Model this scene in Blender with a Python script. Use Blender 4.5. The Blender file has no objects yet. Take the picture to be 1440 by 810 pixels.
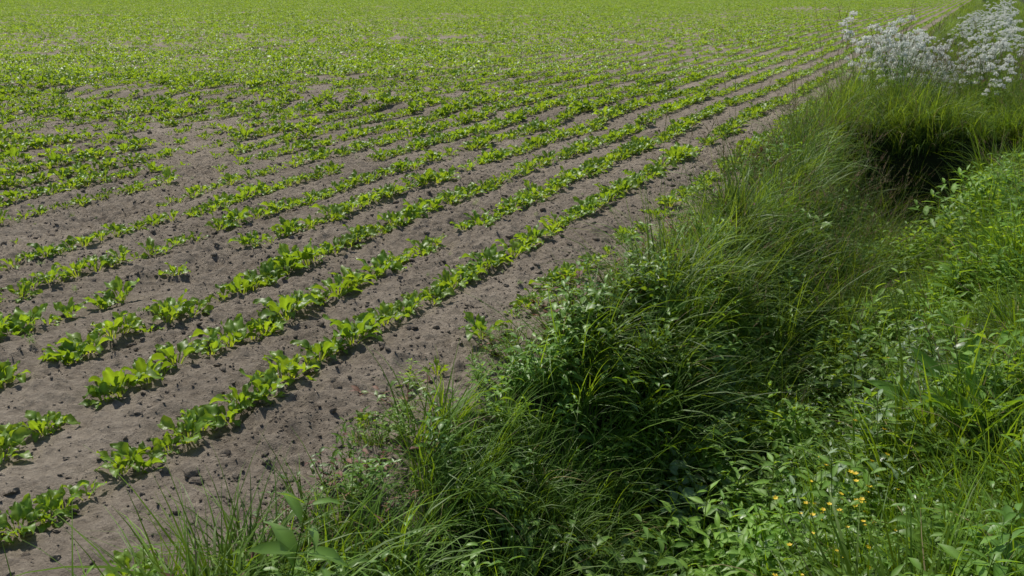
import bpy, math, random, bmesh, time
import numpy as np
from mathutils import Vector
random.seed(7); rng=np.random.default_rng(11)
R=math.radians
sc=bpy.context.scene
H=1.55
# ---------------------------------------------------------------- noise
_T=np.random.default_rng(5).random((256,256))
def vn(x,y,f,seed=0):
    x=np.asarray(x,float)*f+seed*17.31; y=np.asarray(y,float)*f+seed*9.77
    xi=np.floor(x).astype(int); yi=np.floor(y).astype(int)
    fx=x-xi; fy=y-yi; fx=fx*fx*(3-2*fx); fy=fy*fy*(3-2*fy)
    a=_T[xi%256,yi%256]; b=_T[(xi+1)%256,yi%256]; c=_T[xi%256,(yi+1)%256]; d=_T[(xi+1)%256,(yi+1)%256]
    return (a*(1-fx)+b*fx)*(1-fy)+(c*(1-fx)+d*fx)*fy
def sm(a,b,x):
    t=np.clip((x-a)/(b-a),0,1); return t*t*(3-2*t)
def segd(x,y,pts):
    best=np.full(np.shape(x),1e9)
    for (x0,y0),(x1,y1) in zip(pts[:-1],pts[1:]):
        dx,dy=x1-x0,y1-y0
        t=np.clip(((x-x0)*dx+(y-y0)*dy)/(dx*dx+dy*dy),0,1)
        best=np.minimum(best,np.hypot(x-x0-t*dx,y-y0-t*dy))
    return best
LANE1=[(-5.0,2.0),(-5.35,4.4),(-5.75,6.3),(-7.4,7.9),(-8.0,9.3)]
LANE2=[(-7.4,7.9),(-9.2,8.05),(-11,8.3)]
def lane(x,y):
    return np.minimum(segd(x,y,LANE1),segd(x,y,LANE2)+.12)
def edge_s(x,y):
    return x+0.10*np.exp(-((y-3.4)/.8)**2)+0.22*(vn(y*0+3.3,y,0.45,2)-0.5)+0.08*(vn(y*0+1.3,y,1.9,3)-0.5)
def height(x,y):
    x=np.asarray(x,float); y=np.asarray(y,float)
    s=edge_s(x,y)
    d=-0.72*sm(-1.6,-0.75,s)+0.53*sm(-0.45,0.25,s)+0.15*sm(0.5,2.5,s)
    d-=0.28*np.exp(-(((x+0.36)/0.50)**2+((y-10.0)/0.9)**2)**2)
    plug=sm(10.85,11.1,y+0.15*(vn(x,y,2.2,9)-.5))*(1-sm(12.5,15,y))
    d=d*(1-plug)+plug*np.maximum(d,0.06)
    near=np.exp(-np.maximum(y-6,0)/14)*np.exp(-np.maximum(-x-6,0)/14)
    fld=1-sm(-1.7,-1.4,s)
    z=0.035*(vn(x,y,0.6,1)-0.5)+0.03*(vn(x,y,2.3,4)-0.5)
    cl=np.maximum(vn(x,y,11,5)-0.4,0)*0.03+np.maximum(vn(x,y,24,6)-0.45,0)*0.038+np.maximum(vn(x,y,45,16)-0.45,0)*0.028
    z=z+near*(cl*(0.4+1.1*vn(x,y,1.3,7)))
    ph=((-x-1.93)/0.505)%1.0
    z=z+0.012*fld*near*np.cos(2*np.pi*(ph-0.5))
    l=lane(x,y)
    tr=np.exp(-(l/0.22)**2)
    z=z-0.035*tr+tr*near*0.024*(np.sin((y*0.8+x*0.45)*2*np.pi/0.12)>0.1)
    return z*(0.35+0.65*fld)+d
# ---------------------------------------------------------------- materials
def nodes(m):
    m.use_nodes=True; nt=m.node_tree; nt.nodes.clear(); return nt
def leafmat(name,ca,cb,trans=0.4,rough=0.5,spec=0.35,patch=0.5,tcol=None):
    m=bpy.data.materials.new(name); nt=nodes(m); N=nt.nodes; L=nt.links
    out=N.new('ShaderNodeOutputMaterial'); oi=N.new('ShaderNodeObjectInfo')
    ar=N.new('ShaderNodeAttribute'); ar.attribute_name='rnd'
    ad=N.new('ShaderNodeMath'); ad.operation='ADD'; L.new(oi.outputs['Random'],ad.inputs[0]); L.new(ar.outputs['Fac'],ad.inputs[1])
    fr=N.new('ShaderNodeMath'); fr.operation='FRACT'; L.new(ad.outputs[0],fr.inputs[0])
    mx=N.new('ShaderNodeMix'); mx.data_type='RGBA'; mx.inputs[6].default_value=(*ca,1); mx.inputs[7].default_value=(*cb,1)
    L.new(fr.outputs[0],mx.inputs[0])
    g=N.new('ShaderNodeNewGeometry'); nz=N.new('ShaderNodeTexNoise'); nz.inputs['Scale'].default_value=1.1; nz.inputs['Detail'].default_value=2
    L.new(g.outputs['Position'],nz.inputs['Vector'])
    mr=N.new('ShaderNodeMapRange'); mr.inputs[1].default_value=0.3; mr.inputs[2].default_value=0.7; mr.inputs[3].default_value=1-patch*0.5; mr.inputs[4].default_value=1+patch*0.5
    L.new(nz.outputs['Fac'],mr.inputs[0])
    at=N.new('ShaderNodeAttribute'); at.attribute_name='Col'
    v1=N.new('ShaderNodeVectorMath'); v1.operation='MULTIPLY'; L.new(mx.outputs[2],v1.inputs[0]); L.new(at.outputs['Color'],v1.inputs[1])
    v2=N.new('ShaderNodeVectorMath'); v2.operation='SCALE'; L.new(v1.outputs[0],v2.inputs[0]); L.new(mr.outputs[0],v2.inputs['Scale'])
    p=N.new('ShaderNodeBsdfPrincipled'); p.inputs['Roughness'].default_value=rough; p.inputs['Specular IOR Level'].default_value=spec
    L.new(v2.outputs[0],p.inputs['Base Color'])
    t=N.new('ShaderNodeBsdfTranslucent'); v3=N.new('ShaderNodeVectorMath'); v3.operation='MULTIPLY'
    v3.inputs[1].default_value=tcol or (2.15,1.75,0.48); L.new(v2.outputs[0],v3.inputs[0]); L.new(v3.outputs[0],t.inputs['Color'])
    ms=N.new('ShaderNodeMixShader'); ms.inputs[0].default_value=trans
    L.new(p.outputs[0],ms.inputs[1]); L.new(t.outputs[0],ms.inputs[2]); L.new(ms.outputs[0],out.inputs['Surface'])
    return m
def soilmat():
    m=bpy.data.materials.new('soil'); nt=nodes(m); N=nt.nodes; L=nt.links
    out=N.new('ShaderNodeOutputMaterial'); p=N.new('ShaderNodeBsdfPrincipled'); p.inputs['Roughness'].default_value=0.95; p.inputs['Specular IOR Level'].default_value=0.1
    g=N.new('ShaderNodeNewGeometry')
    def noise(s,d,r=0.6):
        n=N.new('ShaderNodeTexNoise'); n.inputs['Scale'].default_value=s; n.inputs['Detail'].default_value=d; n.inputs['Roughness'].default_value=r
        L.new(g.outputs['Position'],n.inputs['Vector']); return n
    n1=noise(0.8,4); n2=noise(26,6,0.78)
    cr=N.new('ShaderNodeValToRGB'); e=cr.color_ramp.elements
    e[0].position=0.35; e[0].color=(0.140,0.114,0.085,1); e[1].position=0.66; e[1].color=(0.400,0.342,0.268,1)
    a=N.new('ShaderNodeMath'); a.operation='MULTIPLY_ADD'; a.inputs[1].default_value=0.38; L.new(n1.outputs['Fac'],a.inputs[0])
    b=N.new('ShaderNodeMath'); b.operation='MULTIPLY'; b.inputs[1].default_value=0.62; L.new(n2.outputs['Fac'],b.inputs[0]); L.new(b.outputs[0],a.inputs[2])
    L.new(a.outputs[0],cr.inputs[0])
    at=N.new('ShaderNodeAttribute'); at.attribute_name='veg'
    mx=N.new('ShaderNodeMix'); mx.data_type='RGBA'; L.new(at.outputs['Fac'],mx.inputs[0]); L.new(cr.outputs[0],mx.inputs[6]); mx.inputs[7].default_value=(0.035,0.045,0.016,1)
    at2=N.new('ShaderNodeAttribute'); at2.attribute_name='far'
    mx2=N.new('ShaderNodeMix'); mx2.data_type='RGBA'; L.new(at2.outputs['Fac'],mx2.inputs[0]); L.new(mx.outputs[2],mx2.inputs[6]); mx2.inputs[7].default_value=(0.12,0.19,0.045,1)
    L.new(mx2.outputs[2],p.inputs['Base Color'])
    bp=N.new('ShaderNodeBump'); bp.inputs['Strength'].default_value=1.0; bp.inputs['Distance'].default_value=0.035; L.new(n2.outputs['Fac'],bp.inputs['Height'])
    L.new(bp.outputs[0],p.inputs['Normal']); L.new(p.outputs[0],out.inputs['Surface'])
    return m
SOIL=soilmat()
M_BEET=leafmat('beet_leaf',(0.125,0.235,0.026),(0.190,0.315,0.036),0.42,0.44,0.42,0.3)
M_LUSH=leafmat('lush_grass_blade',(0.100,0.200,0.027),(0.165,0.285,0.038),0.42,0.5,0.3,0.7)
M_TALL=leafmat('tall_grass_blade',(0.108,0.200,0.036),(0.170,0.275,0.052),0.42,0.5,0.3,0.7)
M_BRIGHT=leafmat('bright_grass_blade',(0.098,0.200,0.022),(0.170,0.290,0.032),0.43,0.5,0.28,0.8)
M_NET=leafmat('weed_leaf',(0.088,0.185,0.024),(0.150,0.260,0.038),0.38,0.44,0.45,0.5)
M_LIME=leafmat('light_weed_leaf',(0.105,0.210,0.028),(0.170,0.285,0.040),0.42,0.5,0.3,0.6)
M_PALE=leafmat('pale_weed_leaf',(0.17,0.25,0.11),(0.22,0.30,0.15),0.3,0.5,0.4,0.3,(1.5,1.4,.7))
M_IVY=leafmat('ivy_leaf',(0.085,0.165,0.034),(0.135,0.225,0.060),0.3,0.38,0.6,0.5)
M_DOCK=leafmat('dock_leaf',(0.105,0.230,0.030),(0.150,0.290,0.040),0.42,0.42,0.4,0.3)
M_RED=leafmat('red_stem',(0.14,0.055,0.035),(0.20,0.10,0.05),0.2,0.6,0.3,0.3,(1.2,1,0.8))
M_SEED=leafmat('grass_seed',(0.26,0.22,0.12),(0.26,0.15,0.12),0.3,0.7,0.2,0.3,(1.1,1,0.9))
M_DRY=leafmat('dry_blade',(0.34,0.29,0.15),(0.26,0.21,0.11),0.3,0.7,0.2,0.3,(1.1,1,0.9))
M_WHITE=leafmat('white_petals',(0.80,0.82,0.76),(0.84,0.84,0.80),0.35,0.7,0.2,0.05,(1,1,0.97))
M_YEL=leafmat('yellow_petals',(0.65,0.47,0.02),(0.75,0.55,0.03),0.3,0.5,0.4,0.1,(1,1,0.8))
# ---------------------------------------------------------------- mesh builder
U=random.uniform
class MB:
    def __init__(s): s.V=[];s.F=[];s.C=[];s.M=[]
    def v(s,p,c):
        s.V.append(tuple(p)); s.C.append((c[0],c[1],c[2],1)); return len(s.V)-1
    def obj(s,name,mats,smooth=True):
        me=bpy.data.meshes.new(name); me.from_pydata(s.V,[],s.F); me.update()
        at=me.color_attributes.new('Col','FLOAT_COLOR','POINT'); at.data.foreach_set('color',np.array(s.C,dtype=np.float32).ravel())
        for m in mats: me.materials.append(m)
        me.polygons.foreach_set('material_index',s.M)
        me.polygons.foreach_set('use_smooth',[smooth]*len(s.F))
        return bpy.data.objects.new(name,me)
def path(base,yaw,e0,e1,length,n,wob=0):
    pts=[np.array(base,float)]; y=yaw
    for i in range(n):
        t=(i+0.5)/n; e=e0+(e1-e0)*t; y+=U(-wob,wob)
        pts.append(pts[-1]+np.array([math.cos(e)*math.cos(y),math.cos(e)*math.sin(y),math.sin(e)])*length/n)
    return pts
def blade(mb,base,yaw,e0,e1,length,w,col,mat=0,n=6):
    pts=path(base,yaw,e0,e1,length,n,0.08); tw=U(-0.6,0.6)
    sd0=np.array([-math.sin(yaw),math.cos(yaw),0]); prev=None
    for i,p in enumerate(pts):
        t=i/n; ww=w*(0.65+0.35*math.sin(math.pi*min(1,t*1.6)))*(1-t**2.2)*0.5+0.0002
        a=tw*t*1.5; sd=sd0*math.cos(a)+np.array([0,0,1])*math.sin(a)
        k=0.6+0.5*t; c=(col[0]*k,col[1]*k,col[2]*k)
        cur=(mb.v(p-sd*ww,c),mb.v(p+sd*ww,c))
        if prev: mb.F.append((prev[0],prev[1],cur[1],cur[0])); mb.M.append(mat)
        prev=cur
def tube(mb,pts,r0,r1,col,mat=0):
    n=len(pts); prev=None
    for i,p in enumerate(pts):
        r=r0+(r1-r0)*i/(n-1)
        cur=[mb.v(p+np.array([math.cos(a),math.sin(a),0])*r,col) for a in (0,2.09,4.19)]
        if prev:
            for j in range(3): mb.F.append((prev[j],prev[(j+1)%3],cur[(j+1)%3],cur[j])); mb.M.append(mat)
        prev=cur
def leaf(mb,base,yaw,e0,e1,length,width,pet=0.0,fold=0.25,ruf=0.1,col=(1,1,1),mat=0,n=6,pk=0.75,petcol=(1.5,1.25,2.0),roll=0.0,m=4,petw=0.006,lobe=0.0):
    base=np.array(base,float); sd=np.array([-math.sin(yaw),math.cos(yaw),0])
    if pet>0:
        pp=path(base,yaw,e0+0.25,e0,pet,3); prev=None
        for i,p in enumerate(pp):
            cc=petcol; cur=(mb.v(p-sd*petw*0.5+np.array([0,0,0.3*petw]),cc),mb.v(p,cc),mb.v(p+sd*petw*0.5+np.array([0,0,0.3*petw]),cc))
            if prev:
                for j in (0,1): mb.F.append((prev[j],prev[j+1],cur[j+1],cur[j])); mb.M.append(mat)
            prev=cur
        base=pp[-1]
    pts=path(base,yaw,e0,e1,length,n)
    prev=None; ph=U(0,6.28)
    for i,p in enumerate(pts):
        t=i/n; e=e0+(e1-e0)*t
        up=np.array([-math.sin(e)*math.cos(yaw),-math.sin(e)*math.sin(yaw),math.cos(e)])
        s2=sd*math.cos(roll)+up*math.sin(roll); u2=up*math.cos(roll)-sd*math.sin(roll)
        w=width*0.5*max(0.03,math.sin(math.pi*min(1,(t*0.97+0.03))**pk))*(1+lobe*(1 if i%2 else -1))
        cur=[]
        for j in range(m+1):
            q=-1+2*j/m
            z=abs(q)*fold*w+ruf*width*math.sin(ph+t*9+q*2.3)*abs(q)+ (0.07*width*math.sin(t*14+ph) if 0<abs(q)<1 else 0)
            k=1.3 if (j==m//2) else U(0.85,1.1)
            cur.append(mb.v(p+s2*w*q+u2*z,(col[0]*k,col[1]*k,col[2]*k*(1.3 if j==m//2 else 1))))
        if prev:
            for j in range(m): mb.F.append((prev[j],prev[j+1],cur[j+1],cur[j])); mb.M.append(mat)
        prev=cur
def newcol(name): return bpy.data.collections.new(name)
def beet(name,nl,size,n=8,m=4):
    mb=MB(); y0=U(0,6.28)
    for i in range(nl):
        y=y0+i*2.399+U(-.3,.3); inner=i/nl
        L=size*U(0.064,0.102)*(1-0.35*inner); e0=R(U(18,50)+36*inner); k=U(0.8,1.15)
        leaf(mb,(0.015*math.cos(y),0.015*math.sin(y),0.0),y,e0,e0-R(U(30,85)-25*inner),L,L*U(0.44,0.64),pet=size*U(0.03,0.06)*(1-.3*inner),
             fold=U(0.1,0.6),ruf=U(0.12,0.24),col=(k,k,k),n=n,pk=U(0.75,1.0),roll=U(-0.5,0.5),m=m,lobe=.08 if n>6 else 0)
    return mb.obj(name,[M_BEET])
C_BEET=newcol('beet_protos')
for i in range(12): C_BEET.objects.link(beet('beet_plant_%c'%(97+i),[12,13,11,14,12,13,10,11,12,11,7,6][i],[1,1.05,.95,1.1,1,.9,.9,1.05,1.15,1,.75,.6][i]))
C_BEETF=newcol('beet_far_protos')
for i in range(8): C_BEETF.objects.link(beet('beet_far_%c'%(97+i),9,1.1,3,2))
def grass(name,mats,nb,l0,l1,w,sp,droop,seeds=0,dry=0.04,n=6):
    mb=MB()
    for i in range(nb):
        r=sp*math.sqrt(U(0,1)); a=U(0,6.28); y=a+U(-1.2,1.2) if U(0,1)<0.6 else U(0,6.28)
        L=U(l0,l1); k=U(0.65,1.3); d=U(0,1)<dry
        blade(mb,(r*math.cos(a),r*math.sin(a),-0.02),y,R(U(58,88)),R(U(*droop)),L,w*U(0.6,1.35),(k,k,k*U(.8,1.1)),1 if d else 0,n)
    for i in range(seeds):
        a=U(0,6.28); L=l1*U(1.0,1.4); pts=path((U(-sp,sp)*.5,U(-sp,sp)*.5,0),a,R(86),R(U(40,72)),L,6,0.05)
        tube(mb,pts,0.0013,0.0008,(1,1,1),0)
        for j in range(16):
            t=j/16; p=pts[-2]*(1-t)+pts[-1]*t
            blade(mb,p,U(0,6.28),R(60),R(U(20,70)),U(.012,.028)*(1.2-t),0.0045,(1,1,1),2,2)
    return mb.obj(name,mats)
C_LUSH=newcol('lush_protos')
for i in range(6): C_LUSH.objects.link(grass('lush_grass_%c'%(97+i),[M_LUSH,M_DRY,M_SEED],42,.20,.46,.0062,.06,(-60,45)))
C_TALL=newcol('tall_protos')
for i in range(6): C_TALL.objects.link(grass('tall_grass_%c'%(97+i),[M_TALL,M_DRY,M_SEED],38,.28,.68,.0070,.09,(-50,65),seeds=(4 if i>2 else 0),dry=.06))
C_TFAR=newcol('tallfar_protos')
for i in range(5): C_TFAR.objects.link(grass('far_grass_%c'%(97+i),[M_TALL,M_DRY,M_SEED],34,.30,.75,.016,.16,(-30,60),dry=.03,n=4))
C_BRI=newcol('bright_protos')
for i in range(5): C_BRI.objects.link(grass('bright_grass_%c'%(97+i),[M_BRIGHT,M_DRY,M_SEED],32,.14,.40,.0072,.07,(-30,70),dry=.06))
def weed(name,mat,h,ns,lf,dens,wr=0.5,drop=-25):
    mb=MB()
    for s in range(ns):
        a=U(0,6.28); pts=path((U(-.06,.06),U(-.06,.06),-0.02),a,R(U(62,88)),R(U(45,85)),h*U(.6,1.15),8,0.15)
        tube(mb,pts,0.0025,0.0012,(1,0.9,0.8)); y=U(0,6.28)
        n=dens
        for j in range(n):
            t=0.15+0.85*(j+.5)/n; f=t*(len(pts)-1); k0=int(min(f,len(pts)-2)); p=pts[k0]*(1-(f-k0))+pts[k0+1]*(f-k0)
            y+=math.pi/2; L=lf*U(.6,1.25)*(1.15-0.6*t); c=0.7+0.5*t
            for q in (0,math.pi):
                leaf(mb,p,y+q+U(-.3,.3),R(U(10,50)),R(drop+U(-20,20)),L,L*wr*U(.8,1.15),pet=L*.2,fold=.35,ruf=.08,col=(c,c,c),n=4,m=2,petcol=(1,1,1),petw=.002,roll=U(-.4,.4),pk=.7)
    return mb.obj(name,[mat])
C_NET=newcol('nettle_protos')
for i in range(6): C_NET.objects.link(weed('nettle_%c'%(97+i),M_NET,U(.22,.45),3,[.07,.09,.12][i%3],7,[.45,.4,.33][i%3]))
C_LIME=newcol('lime_protos')
for i in range(4): C_LIME.objects.link(weed('light_weed_%c'%(97+i),M_LIME,U(.16,.34),4,[.05,.085][i%2],6,.36,0))
C_PALE=newcol('pale_protos')
for i in range(2): C_PALE.objects.link(weed('pale_weed_%c'%(97+i),M_PALE,.42,3,.07,7,.36,0))
def cover(name,mat,n,rad,lf,wr):
    mb=MB()
    for i in range(n):
        a=U(0,6.28); r=rad*math.sqrt(U(0,1)); z=U(.03,.2)*(1.2-r/rad*.6); k=U(.75,1.2)
        y=U(0,6.28); L=lf*U(.5,1.3)
        tube(mb,[np.array([r*math.cos(a)*.6,r*math.sin(a)*.6,0.]),np.array([r*math.cos(a),r*math.sin(a),z])],.001,.001,(1,.9,.8))
        leaf(mb,(r*math.cos(a),r*math.sin(a),z),y,R(U(0,50)),R(U(-50,10)),L,L*wr*U(.8,1.1),fold=.3,ruf=.12,col=(k,k,k*1.1),n=4,m=4,pk=.65,roll=U(-.6,.6))
    return mb.obj(name,[mat])
C_IVY=newcol('ivy_protos')
for i in range(4): C_IVY.objects.link(cover('ivy_patch_%c'%(97+i),M_IVY,36,.14,.062,.6))
C_DOCK=newcol('dock_protos')
for i in range(3):
    mb=MB()
    for j in range(12):
        y=j*2.4+U(-.3,.3); e=R(U(55,82)); L=U(.14,.26); k=U(.85,1.15)
        leaf(mb,(0,0,0),y,e,e-R(U(25,80)),L,L*U(.26,.36),pet=U(.04,.12),fold=.4,ruf=.07,col=(k,k,k),n=8,pk=.85,roll=U(-.4,.4))
    C_DOCK.objects.link(mb.obj('dock_%c'%(97+i),[M_DOCK]))
C_RED=newcol('redweed_protos')
for i in range(3):
    mb=MB()
    for j in range(7):
        pts=path((0,0,0),U(0,6.28),R(U(25,70)),R(U(20,80)),U(.1,.2),6,.2); tube(mb,pts,.002,.001,(1,1,1),1)
        for q in range(10):
            p=pts[random.randint(1,6)]; L=U(.02,.045); k=U(.6,1)
            leaf(mb,p,U(0,6.28),R(U(0,60)),R(U(-30,20)),L,L*.4,col=(k,k,k),n=3,m=2,mat=(1 if U(0,1)<.35 else 0))
    C_RED.objects.link(mb.obj('red_stem_weed_%c'%(97+i),[M_NET,M_RED]))
C_COW=newcol('cow_protos')
for i in range(5):
    mb=MB(); h=U(.6,.85)
    main=path((0,0,0),U(0,6.28),R(88),R(80),h,8,.1); tube(mb,main,.004,.0022,(1,1,1))
    heads=[(main[-1],U(.034,.05))]
    for j in range(9):
        p=main[random.randint(3,7)]; br=path(p,j*.7+U(-.4,.4),R(40),R(82),U(.10,.26),4); tube(mb,br,.002,.0012,(1,1,1)); heads.append((br[-1],U(.024,.042)))
    for c,rad in heads:
        for q in range(14):
            a=q*2.4; r=rad*math.sqrt((q+.5)/14); e=c+np.array([r*math.cos(a),r*math.sin(a),.030-r*r*12+U(-.012,.012)])
            tube(mb,[c,e],.0005,.0005,(1,1,1))
            for w in range(7):
                s=.0066; o=e+np.array([U(-.008,.008),U(-.008,.008),U(-.009,.009)])
                d1=np.array([U(-1,1),U(-1,1),U(-1,1)]); d1/=np.linalg.norm(d1)+1e-6; d2=np.cross(d1,[U(-1,1),U(-1,1),U(-1,1)]); d2/=np.linalg.norm(d2)+1e-6
                ids=[mb.v(o+d1*s,(1,1,1)),mb.v(o+d2*s,(1,1,1)),mb.v(o-d1*s,(1,1,1)),mb.v(o-d2*s,(1,1,1))]
                mb.F.append(tuple(ids)); mb.M.append(1)
    for j in range(8):
        p=main[random.randint(1,5)]; y=U(0,6.28)
        st=path(p,y,R(40),R(-5),U(.12,.2),5); tube(mb,st,.0015,.0008,(1,1,1))
        for k in range(1,6):
            for s in (-1,1):
                leaf(mb,st[k],y+s*1.0,R(U(-10,20)),R(-20),.05*(1.2-k/6),.018,n=3,m=2,ruf=.2)
    C_COW.objects.link(mb.obj('cow_parsley_%c'%(97+i),[M_LIME,M_WHITE]))
C_BUT=newcol('yellow_protos')
for i in range(3):
    mb=MB()
    for j in range(4):
        st=path((U(-.06,.06),U(-.06,.06),0),U(0,6.28),R(85),R(U(60,85)),U(.22,.42),5,.15); tube(mb,st,.0013,.0009,(1,1,1))
        for q in range(5):
            y=q*1.257; leaf(mb,st[-1],y,R(35),R(10),.0105,.010,n=2,m=2,mat=1,ruf=0,fold=0)
        for q in range(5): leaf(mb,st[random.randint(1,4)],U(0,6.28),R(40),R(0),.04,.012,n=3,m=2)
    C_BUT.objects.link(mb.obj('yellow_flower_%c'%(97+i),[M_LIME,M_YEL]))
C_CLOD=newcol('clod_protos')
for i in range(6):
    bm=bmesh.new(); bmesh.ops.create_icosphere(bm,subdivisions=2,radius=1)
    sx,sy,sz=U(.8,1.25),U(.8,1.2),U(.38,.62)
    for v in bm.verts:
        k=1+0.5*(float(vn(v.co.x*1.3+i*7,v.co.y*1.3+v.co.z*1.7,1.4,i))-.5)+U(-.1,.1)
        v.co=v.co*k; v.co.x*=sx; v.co.y*=sy; v.co.z*=sz
    me=bpy.data.meshes.new('clod_%c'%(97+i)); bm.to_mesh(me); bm.free(); me.materials.append(SOIL)
    C_CLOD.objects.link(bpy.data.objects.new('clod_%c'%(97+i),me))
# ---------------------------------------------------------------- scatter
def scatter(name,coll,P,rot,scl,idx,realize=False):
    P=np.asarray(P,np.float32); n=len(P)
    me=bpy.data.meshes.new(name); me.vertices.add(n); me.vertices.foreach_set('co',P.ravel())
    a=me.attributes.new('rot','FLOAT_VECTOR','POINT'); a.data.foreach_set('vector',np.asarray(rot,np.float32).ravel())
    a=me.attributes.new('scl','FLOAT_VECTOR','POINT'); a.data.foreach_set('vector',np.asarray(scl,np.float32).ravel())
    a=me.attributes.new('pidx','INT','POINT'); a.data.foreach_set('value',np.asarray(idx,np.int32))
    a=me.attributes.new('rnd','FLOAT','POINT'); a.data.foreach_set('value',np.random.default_rng(n).random(n).astype(np.float32))
    ob=bpy.data.objects.new(name,me); sc.collection.objects.link(ob)
    ng=bpy.data.node_groups.new(name+'_gn','GeometryNodeTree')
    ng.interface.new_socket('Geometry',in_out='INPUT',socket_type='NodeSocketGeometry'); ng.interface.new_socket('Geometry',in_out='OUTPUT',socket_type='NodeSocketGeometry')
    N=ng.nodes; L=ng.links; gi=N.new('NodeGroupInput'); go=N.new('NodeGroupOutput')
    ip=N.new('GeometryNodeInstanceOnPoints'); ci=N.new('GeometryNodeCollectionInfo'); ci.inputs['Collection'].default_value=coll
    ci.inputs['Separate Children'].default_value=True; ci.inputs['Reset Children'].default_value=True
    def na(nm,ty):
        q=N.new('GeometryNodeInputNamedAttribute'); q.data_type=ty; q.inputs['Name'].default_value=nm; return [o for o in q.outputs if o.enabled and o.name=='Attribute'][0]
    L.new(gi.outputs[0],ip.inputs['Points']); L.new(ci.outputs[0],ip.inputs['Instance']); ip.inputs['Pick Instance'].default_value=True
    L.new(na('pidx','INT'),ip.inputs['Instance Index'])
    e=N.new('FunctionNodeEulerToRotation'); L.new(na('rot','FLOAT_VECTOR'),e.inputs[0]); L.new(e.outputs[0],ip.inputs['Rotation'])
    L.new(na('scl','FLOAT_VECTOR'),ip.inputs['Scale']); last=ip.outputs[0]
    if realize:
        rz=N.new('GeometryNodeRealizeInstances'); L.new(last,rz.inputs[0]); last=rz.outputs[0]
        for nm in ('rot','scl','pidx'):
            ra=N.new('GeometryNodeRemoveAttribute'); ra.inputs['Name'].default_value=nm; L.new(last,ra.inputs[0]); last=ra.outputs[0]
    L.new(last,go.inputs[0])
    md=ob.modifiers.new('gn','NODES'); md.node_group=ng
    return ob
YAW=R(24.9)
def inview(x,y,half=35,pad=2.5):
    vx,vy=-math.sin(YAW),math.cos(YAW); f=x*vx+y*vy+pad; l=x*vy-y*vx
    return (f>0)&(np.abs(l)<f*math.tan(R(half)))
# ---------------------------------------------------------------- ground
def axis(a,b,step,lo,hi,g):
    c=list(np.arange(a,b,step)); s=step; x=c[-1]
    while x<hi: s*=g; x+=s; c.append(x)
    s=step; x=a; pre=[]
    while x>lo: s*=g; x-=s; pre.append(x)
    return np.array(pre[::-1]+c)
gx=axis(-6.5,0.9,0.015,-1500,1500,1.04); gy=axis(1.2,8.5,0.016,-300,2500,1.02)
X,Y=np.meshgrid(gx,gy); Z=height(X,Y)
nx,ny=len(gx),len(gy)
me=bpy.data.meshes.new('field_ground'); nv=nx*ny
me.vertices.add(nv); me.vertices.foreach_set('co',np.stack([X,Y,Z],-1).astype(np.float32).ravel())
I=(np.arange(ny-1)[:,None]*nx+np.arange(nx-1)[None,:]).ravel()
quads=np.stack([I,I+1,I+nx+1,I+nx],-1).astype(np.int32)
me.loops.add(len(quads)*4); me.loops.foreach_set('vertex_index',quads.ravel())
me.polygons.add(len(quads)); me.polygons.foreach_set('loop_start',np.arange(len(quads),dtype=np.int32)*4)
me.update(calc_edges=True)
me.polygons.foreach_set('use_smooth',np.ones(len(quads),bool))
S=edge_s(X,Y)
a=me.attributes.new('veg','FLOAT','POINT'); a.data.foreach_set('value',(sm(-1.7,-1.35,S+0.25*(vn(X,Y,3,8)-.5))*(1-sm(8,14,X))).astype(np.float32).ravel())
a=me.attributes.new('far','FLOAT','POINT'); a.data.foreach_set('value',sm(140,185,np.hypot(X,Y)).astype(np.float32).ravel())
me.materials.append(SOIL); me.validate()
gr=bpy.data.objects.new('field_ground',me); sc.collection.objects.link(gr)
# ---------------------------------------------------------------- beet crop
px=[];py=[]
for k in range(0,320):
    xr=-(1.93+0.505*k); sp=0.105
    n=int(169/sp); yy=-1+np.arange(n)*sp+rng.uniform(-.035,.035,n)
    jit=0.016+0.006*min(1,k/12)
    xx=xr+rng.normal(0,jit,n)+0.05*(vn(yy,yy*0+k,0.15,3)-.5)
    px.append(xx);py.append(yy)
px=np.concatenate(px);py=np.concatenate(py)
dist=np.hypot(px,py)
keep=inview(px,py)&(dist<166)&((dist<28)|(rng.random(len(px))<.66))
px,py=px[keep],py[keep]
l=lane(px,py)-0.16*(vn(px,py,1.6,4)-.5)
gap=vn(px,py,2.2,12)*.6+vn(px,py,0.5,13)*.4
p=0.97-0.85*np.exp(-(l/0.2)**4)-0.8*(gap<0.25)
for (cx,cy,rx,ry) in [(-15,28,1.0,.7),(-9,12.2,.5,.4),(-31,32,2.0,1.0),(-12,75,2.5,6),(-8.2,19,0.25,2),(-45,40,3,1.5),(-24,22,1.6,.5),(-20,17,1.2,.4)]:
    p=p-0.75*(((px-cx)/rx)**2+((py-cy)/ry)**2<vn(px,py,.9,15)*1.6)
r0=px>-2.2
p=np.where(r0,np.where(py<4.2,0.15,0.8),p)
keep=rng.random(len(px))<p
px,py=px[keep],py[keep]
k2=edge_s(px,py)<-1.66; px,py=px[k2],py[k2]; n=len(px)
vig=0.68+0.52*vn(px,py,0.8,21)+0.3*(vn(px,py,.15,22)-.5)
ll=lane(px,py); vig*=1-0.3*np.exp(-(ll/.5)**2)
dist=np.hypot(px,py); vig*=1-0.04*sm(12,30,dist)
s=vig*rng.uniform(.70,1.2,n)
s=np.where(px>-2.2,s*.85,s)
idx=rng.integers(0,10,n); small=rng.random(n)<0.12+0.35*np.exp(-(ll/.5)**2); idx=np.where(small,rng.integers(10,12,n),idx)
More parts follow.
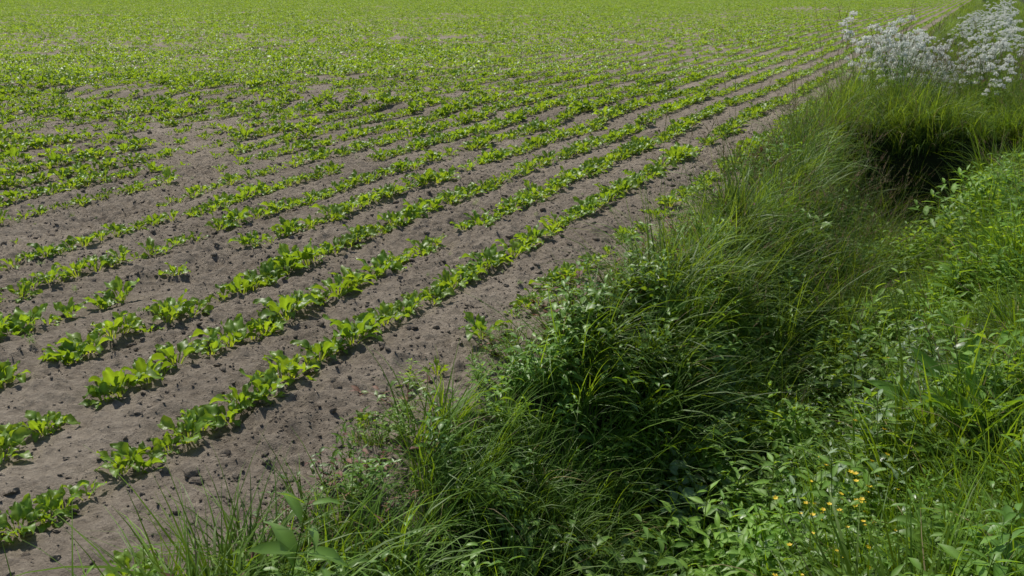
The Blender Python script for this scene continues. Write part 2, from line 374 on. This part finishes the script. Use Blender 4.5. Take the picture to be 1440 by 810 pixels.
def put_beets(name,coll,m,idx):
    q=int(m.sum()); x,y=px[m],py[m]
    scatter(name,coll,np.stack([x,y,height(x,y)-0.004],-1),np.stack([rng.normal(0,.14,q),rng.normal(0,.14,q),rng.uniform(0,6.28,q)],-1),np.repeat(s[m][:,None],3,1)*np.array([1,1,1.1]),idx[m]); print(name,q)
put_beets('sugar_beet_crop',C_BEET,dist<18,idx)
put_beets('distant_sugar_beet_crop',C_BEETF,dist>=18,rng.integers(0,8,n))
# ---------------------------------------------------------------- clods
n=95000; cx=-1.5-9*rng.random(n)**1.3; cy=1.0+14*rng.random(n)**1.2
k=inview(cx,cy,35,1)&(vn(cx,cy,1.1,30)+rng.random(n)*.6>.5)&(edge_s(cx,cy)<-1.45); cx,cy=cx[k],cy[k]; n=len(cx)
s=0.003+0.0033*rng.pareto(2.6,n); s=np.minimum(s,.023)
scatter('soil_clods',C_CLOD,np.stack([cx,cy,height(cx,cy)+s*.1],-1),rng.uniform(0,6.28,(n,3))*np.array([.1,.1,1]),np.repeat(s[:,None],3,1),rng.integers(0,6,n))
# ---------------------------------------------------------------- bank vegetation
def cand(dens,x0,x1,y0,y1):
    n=int(dens*(x1-x0)*(y1-y0)); return rng.uniform(x0,x1,n),rng.uniform(y0,y1,n)
def put(name,coll,x,y,prob,smin,smax,nproto,zs=1.0,tilt=.17,sink=0.0,leanx=0,var=.8):
    k=rng.random(len(x))<prob; x,y=x[k],y[k]; n=len(x)
    s=rng.uniform(smin,smax,n)*(1-var/2+var*vn(x,y,2.1,61)); sc3=np.stack([s,s,s*zs],-1)
    yw=rng.uniform(0,6.28,n)
    rot=np.stack([rng.normal(0,tilt,n),rng.normal(0,tilt,n),yw],-1)
    if leanx:
        m=rng.random(n)<.4; q=int(m.sum()); rot[m,1]=rng.normal(leanx*1.6,tilt,q); rot[m,2]=rng.uniform(-1,1,q)
    scatter(name,coll,np.stack([x,y,height(x,y)-sink],-1),rot,sc3,rng.integers(0,nproto,n),realize=True); print(name,n)
def hollow(x,y): return np.exp(-(((x+0.36)/0.58)**2+((y-9.95)/1.05)**2)**2)
x,y=cand(140,-1.9,-.75,.6,7.5); S=edge_s(x,y)
patch=vn(x,y,1.9,41)
pr=sm(-1.66,-1.5,S+.25*(patch-.5))*(1-sm(-1.05,-.8,S))*np.where(y<3.4,1,.5)*np.where(patch<.25,.5,1)
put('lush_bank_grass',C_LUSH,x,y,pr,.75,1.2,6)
x,y=cand(55,-1.7,1.2,1.2,11); S=edge_s(x,y)
put('bank_undergrowth',C_BRI,x,y,sm(-1.6,-1.45,S)*(1-hollow(x,y)),.5,.8,5,var=.3)
x,y=cand(70,-1.75,-.45,4.2,20); S=edge_s(x,y)
pr=sm(-1.62,-1.45,S+.2*(vn(x,y,1.2,43)-.5))*(.35*sm(4.2,4.8,y)+.65*sm(5.5,7,y))*(1-hollow(x,y))*np.where(vn(x,y,1.7,51)<.4,.3,1)
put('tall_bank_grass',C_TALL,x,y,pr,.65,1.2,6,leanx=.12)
x,y=cand(16,-1.8,1.8,20,120); S=edge_s(x,y)
put('distant_bank_grass',C_TFAR,x,y,sm(-1.6,-1.4,S)*.9,.5,1.15,5)
x,y=cand(90,-.85,1.0,11.0,13.5)
put('ditch_tall_grass',C_TALL,x,y,np.full(len(x),.9),.75,1.15,6,var=.5)
x,y=cand(26,-.8,1.6,13,22)
put('far_ditch_grass',C_TFAR,x,y,np.full(len(x),.9),.55,1.0,5)
x,y=cand(95,-.95,1.4,1.6,12); S=edge_s(x,y)
pr=sm(-.7,-.05,S+.4*(vn(x,y,1.1,44)-.5))*(1-hollow(x,y))*np.where(vn(x,y,1.9,45)<.45,.2,1)
put('right_bank_grass',C_BRI,x,y,pr,.8,1.6,5,var=1.1)
x,y=cand(40,-.3,1.4,3.5,12); S=edge_s(x,y)
put('right_bank_tall_grass',C_TALL,x,y,(1-hollow(x,y))*np.where(vn(x,y,1.5,55)>.5,.8,.05)*np.where(x>.1,1,.3),.45,.8,6)
x,y=cand(60,-.95,1.4,1.6,12); S=edge_s(x,y)
put('ditch_lush_grass',C_LUSH,x,y,(1-hollow(x,y))*np.where(y>4.5,.6,.3)*np.where(vn(x,y,1.4,46)>.5,1,.15),.6,1.15,6)
x,y=cand(90,-1.75,-.45,2.8,9); S=edge_s(x,y)
pr=sm(-1.66,-1.45,S)*(1-sm(7.5,9,y))*sm(2.8,3.6,y)*np.where(vn(x,y,1.9,47)>.46,.8,.15)
put('nettle_patch',C_NET,x,y,pr,.5,1.0,6)
x,y=cand(100,-1.0,1.0,2,10); S=edge_s(x,y)
pr=np.where(vn(x,y,1.6,48)>.45,.8,.12)*sm(-.95,-.7,S)*(1-hollow(x,y))
put('light_weed_patch',C_LIME,x,y,pr,.7,1.5,4)
x,y=cand(80,-1.35,.3,1.5,6); S=edge_s(x,y)
pr=sm(-1.15,-.9,S)*(1-sm(-.2,.15,S))*np.where(vn(x,y,1.8,49)>.45,.9,.2)*(1-sm(4.5,6,y))
put('ivy_ground_cover',C_IVY,x,y,pr,.6,1.15,4)
x,y=cand(50,-1.6,.9,1.5,10); S=edge_s(x,y)
put('ditch_broadleaf_weeds',C_NET,x,y,np.where(vn(x,y,2.1,52)>.48,.8,.1)*sm(-1.6,-1.5,S)*(1-hollow(x,y)),.6,1.15,6)
x=rng.normal(-.17,.13,18); y=rng.normal(4.7,.5,18)
put('pale_weeds',C_PALE,x,y,np.ones(18),.8,1.2,2,var=.2)
x,y=cand(60,-1.95,-1.3,1,12); S=edge_s(x,y)
put('edge_weeds',C_RED,x,y,np.exp(-((S+1.6)/.1)**2)*.9*np.where(vn(x,y,1.2,50)>.45,1,.2),.6,1.3,3)
x,y=cand(80,-2.3,-1.5,1.5,20); S=edge_s(x,y)
put('edge_light_weeds',C_LIME,x,y,np.exp(-((S+1.66)/.13)**2)*.7,.25,.8,4)
x,y=cand(50,-2.3,-1.5,1.2,16); S=edge_s(x,y)
put('edge_grass_tufts',C_BRI,x,y,np.exp(-((S+1.68)/.13)**2)*.7,.2,.6,5)
x,y=cand(5,-7,-1.7,1.2,9)
put('field_weed_seedlings',C_LIME,x,y,np.where(vn(x,y,1.3,71)>.5,.8,.1),.08,.22,4,var=.3)
D=[(-.04,4.2,1.2),(.08,4.45,1.2),(-.12,4.0,1.1),(-.25,4.9,.8),(.05,5.6,.9),(-1.3,4.6,.8),(.15,3.9,1.1)]
for i,(a1,b1,s1) in enumerate(D):
    o=bpy.data.objects.new('dock_plant',C_DOCK.objects[i%3].data); sc.collection.objects.link(o)
    o.location=(a1,b1,float(height(a1,b1))); o.scale=(s1*1.05,)*3; o.rotation_euler=(0,0,i*1.3)
n=19; x=rng.normal(-.27,.07,n); y=rng.normal(3.4,.4,n)
put('yellow_wildflowers',C_BUT,x,y,np.ones(n),1.0,1.3,3,var=.2)
x=np.concatenate([rng.normal(-.92,.22,46),rng.uniform(-1.0,.7,120),rng.uniform(-.1,.3,6)]); y=np.concatenate([rng.normal(14.0,1.0,46),16.5+45*rng.random(120)**1.4,rng.uniform(11.5,13,6)])
put('cow_parsley',C_COW,x,y,np.ones(len(x)),1.0,1.3,5,var=.4)
# ---------------------------------------------------------------- light
w=bpy.data.worlds.new('World'); sc.world=w; w.use_nodes=True; nt=w.node_tree
bg=nt.nodes['Background']; sky=nt.nodes.new('ShaderNodeTexSky'); sky.sky_type='NISHITA'; sky.sun_disc=False
az=R(150); el=R(52)
d=(math.cos(el)*math.cos(az),math.cos(el)*math.sin(az),math.sin(el))
sky.sun_elevation=el; sky.sun_rotation=math.atan2(d[0],d[1]); nt.links.new(sky.outputs[0],bg.inputs[0]); bg.inputs[1].default_value=0.095
sl=bpy.data.lights.new('sun','SUN'); sl.energy=4.5; sl.angle=R(.53); sl.color=(1,.95,.87)
so=bpy.data.objects.new('sun',sl); sc.collection.objects.link(so)
so.rotation_euler=Vector(d).to_track_quat('Z','Y').to_euler(); so.location=(-20,20,30)
cam=bpy.data.cameras.new('camera'); cam.lens=35; cam.sensor_width=36; cam.clip_end=4000; cam.clip_start=.05
co=bpy.data.objects.new('camera',cam); sc.collection.objects.link(co); co.location=(0,0,H); co.rotation_euler=(R(90-16.9),0,YAW)
sc.camera=co
sc.view_settings.view_transform='Standard'; sc.view_settings.look='None'; sc.view_settings.exposure=0
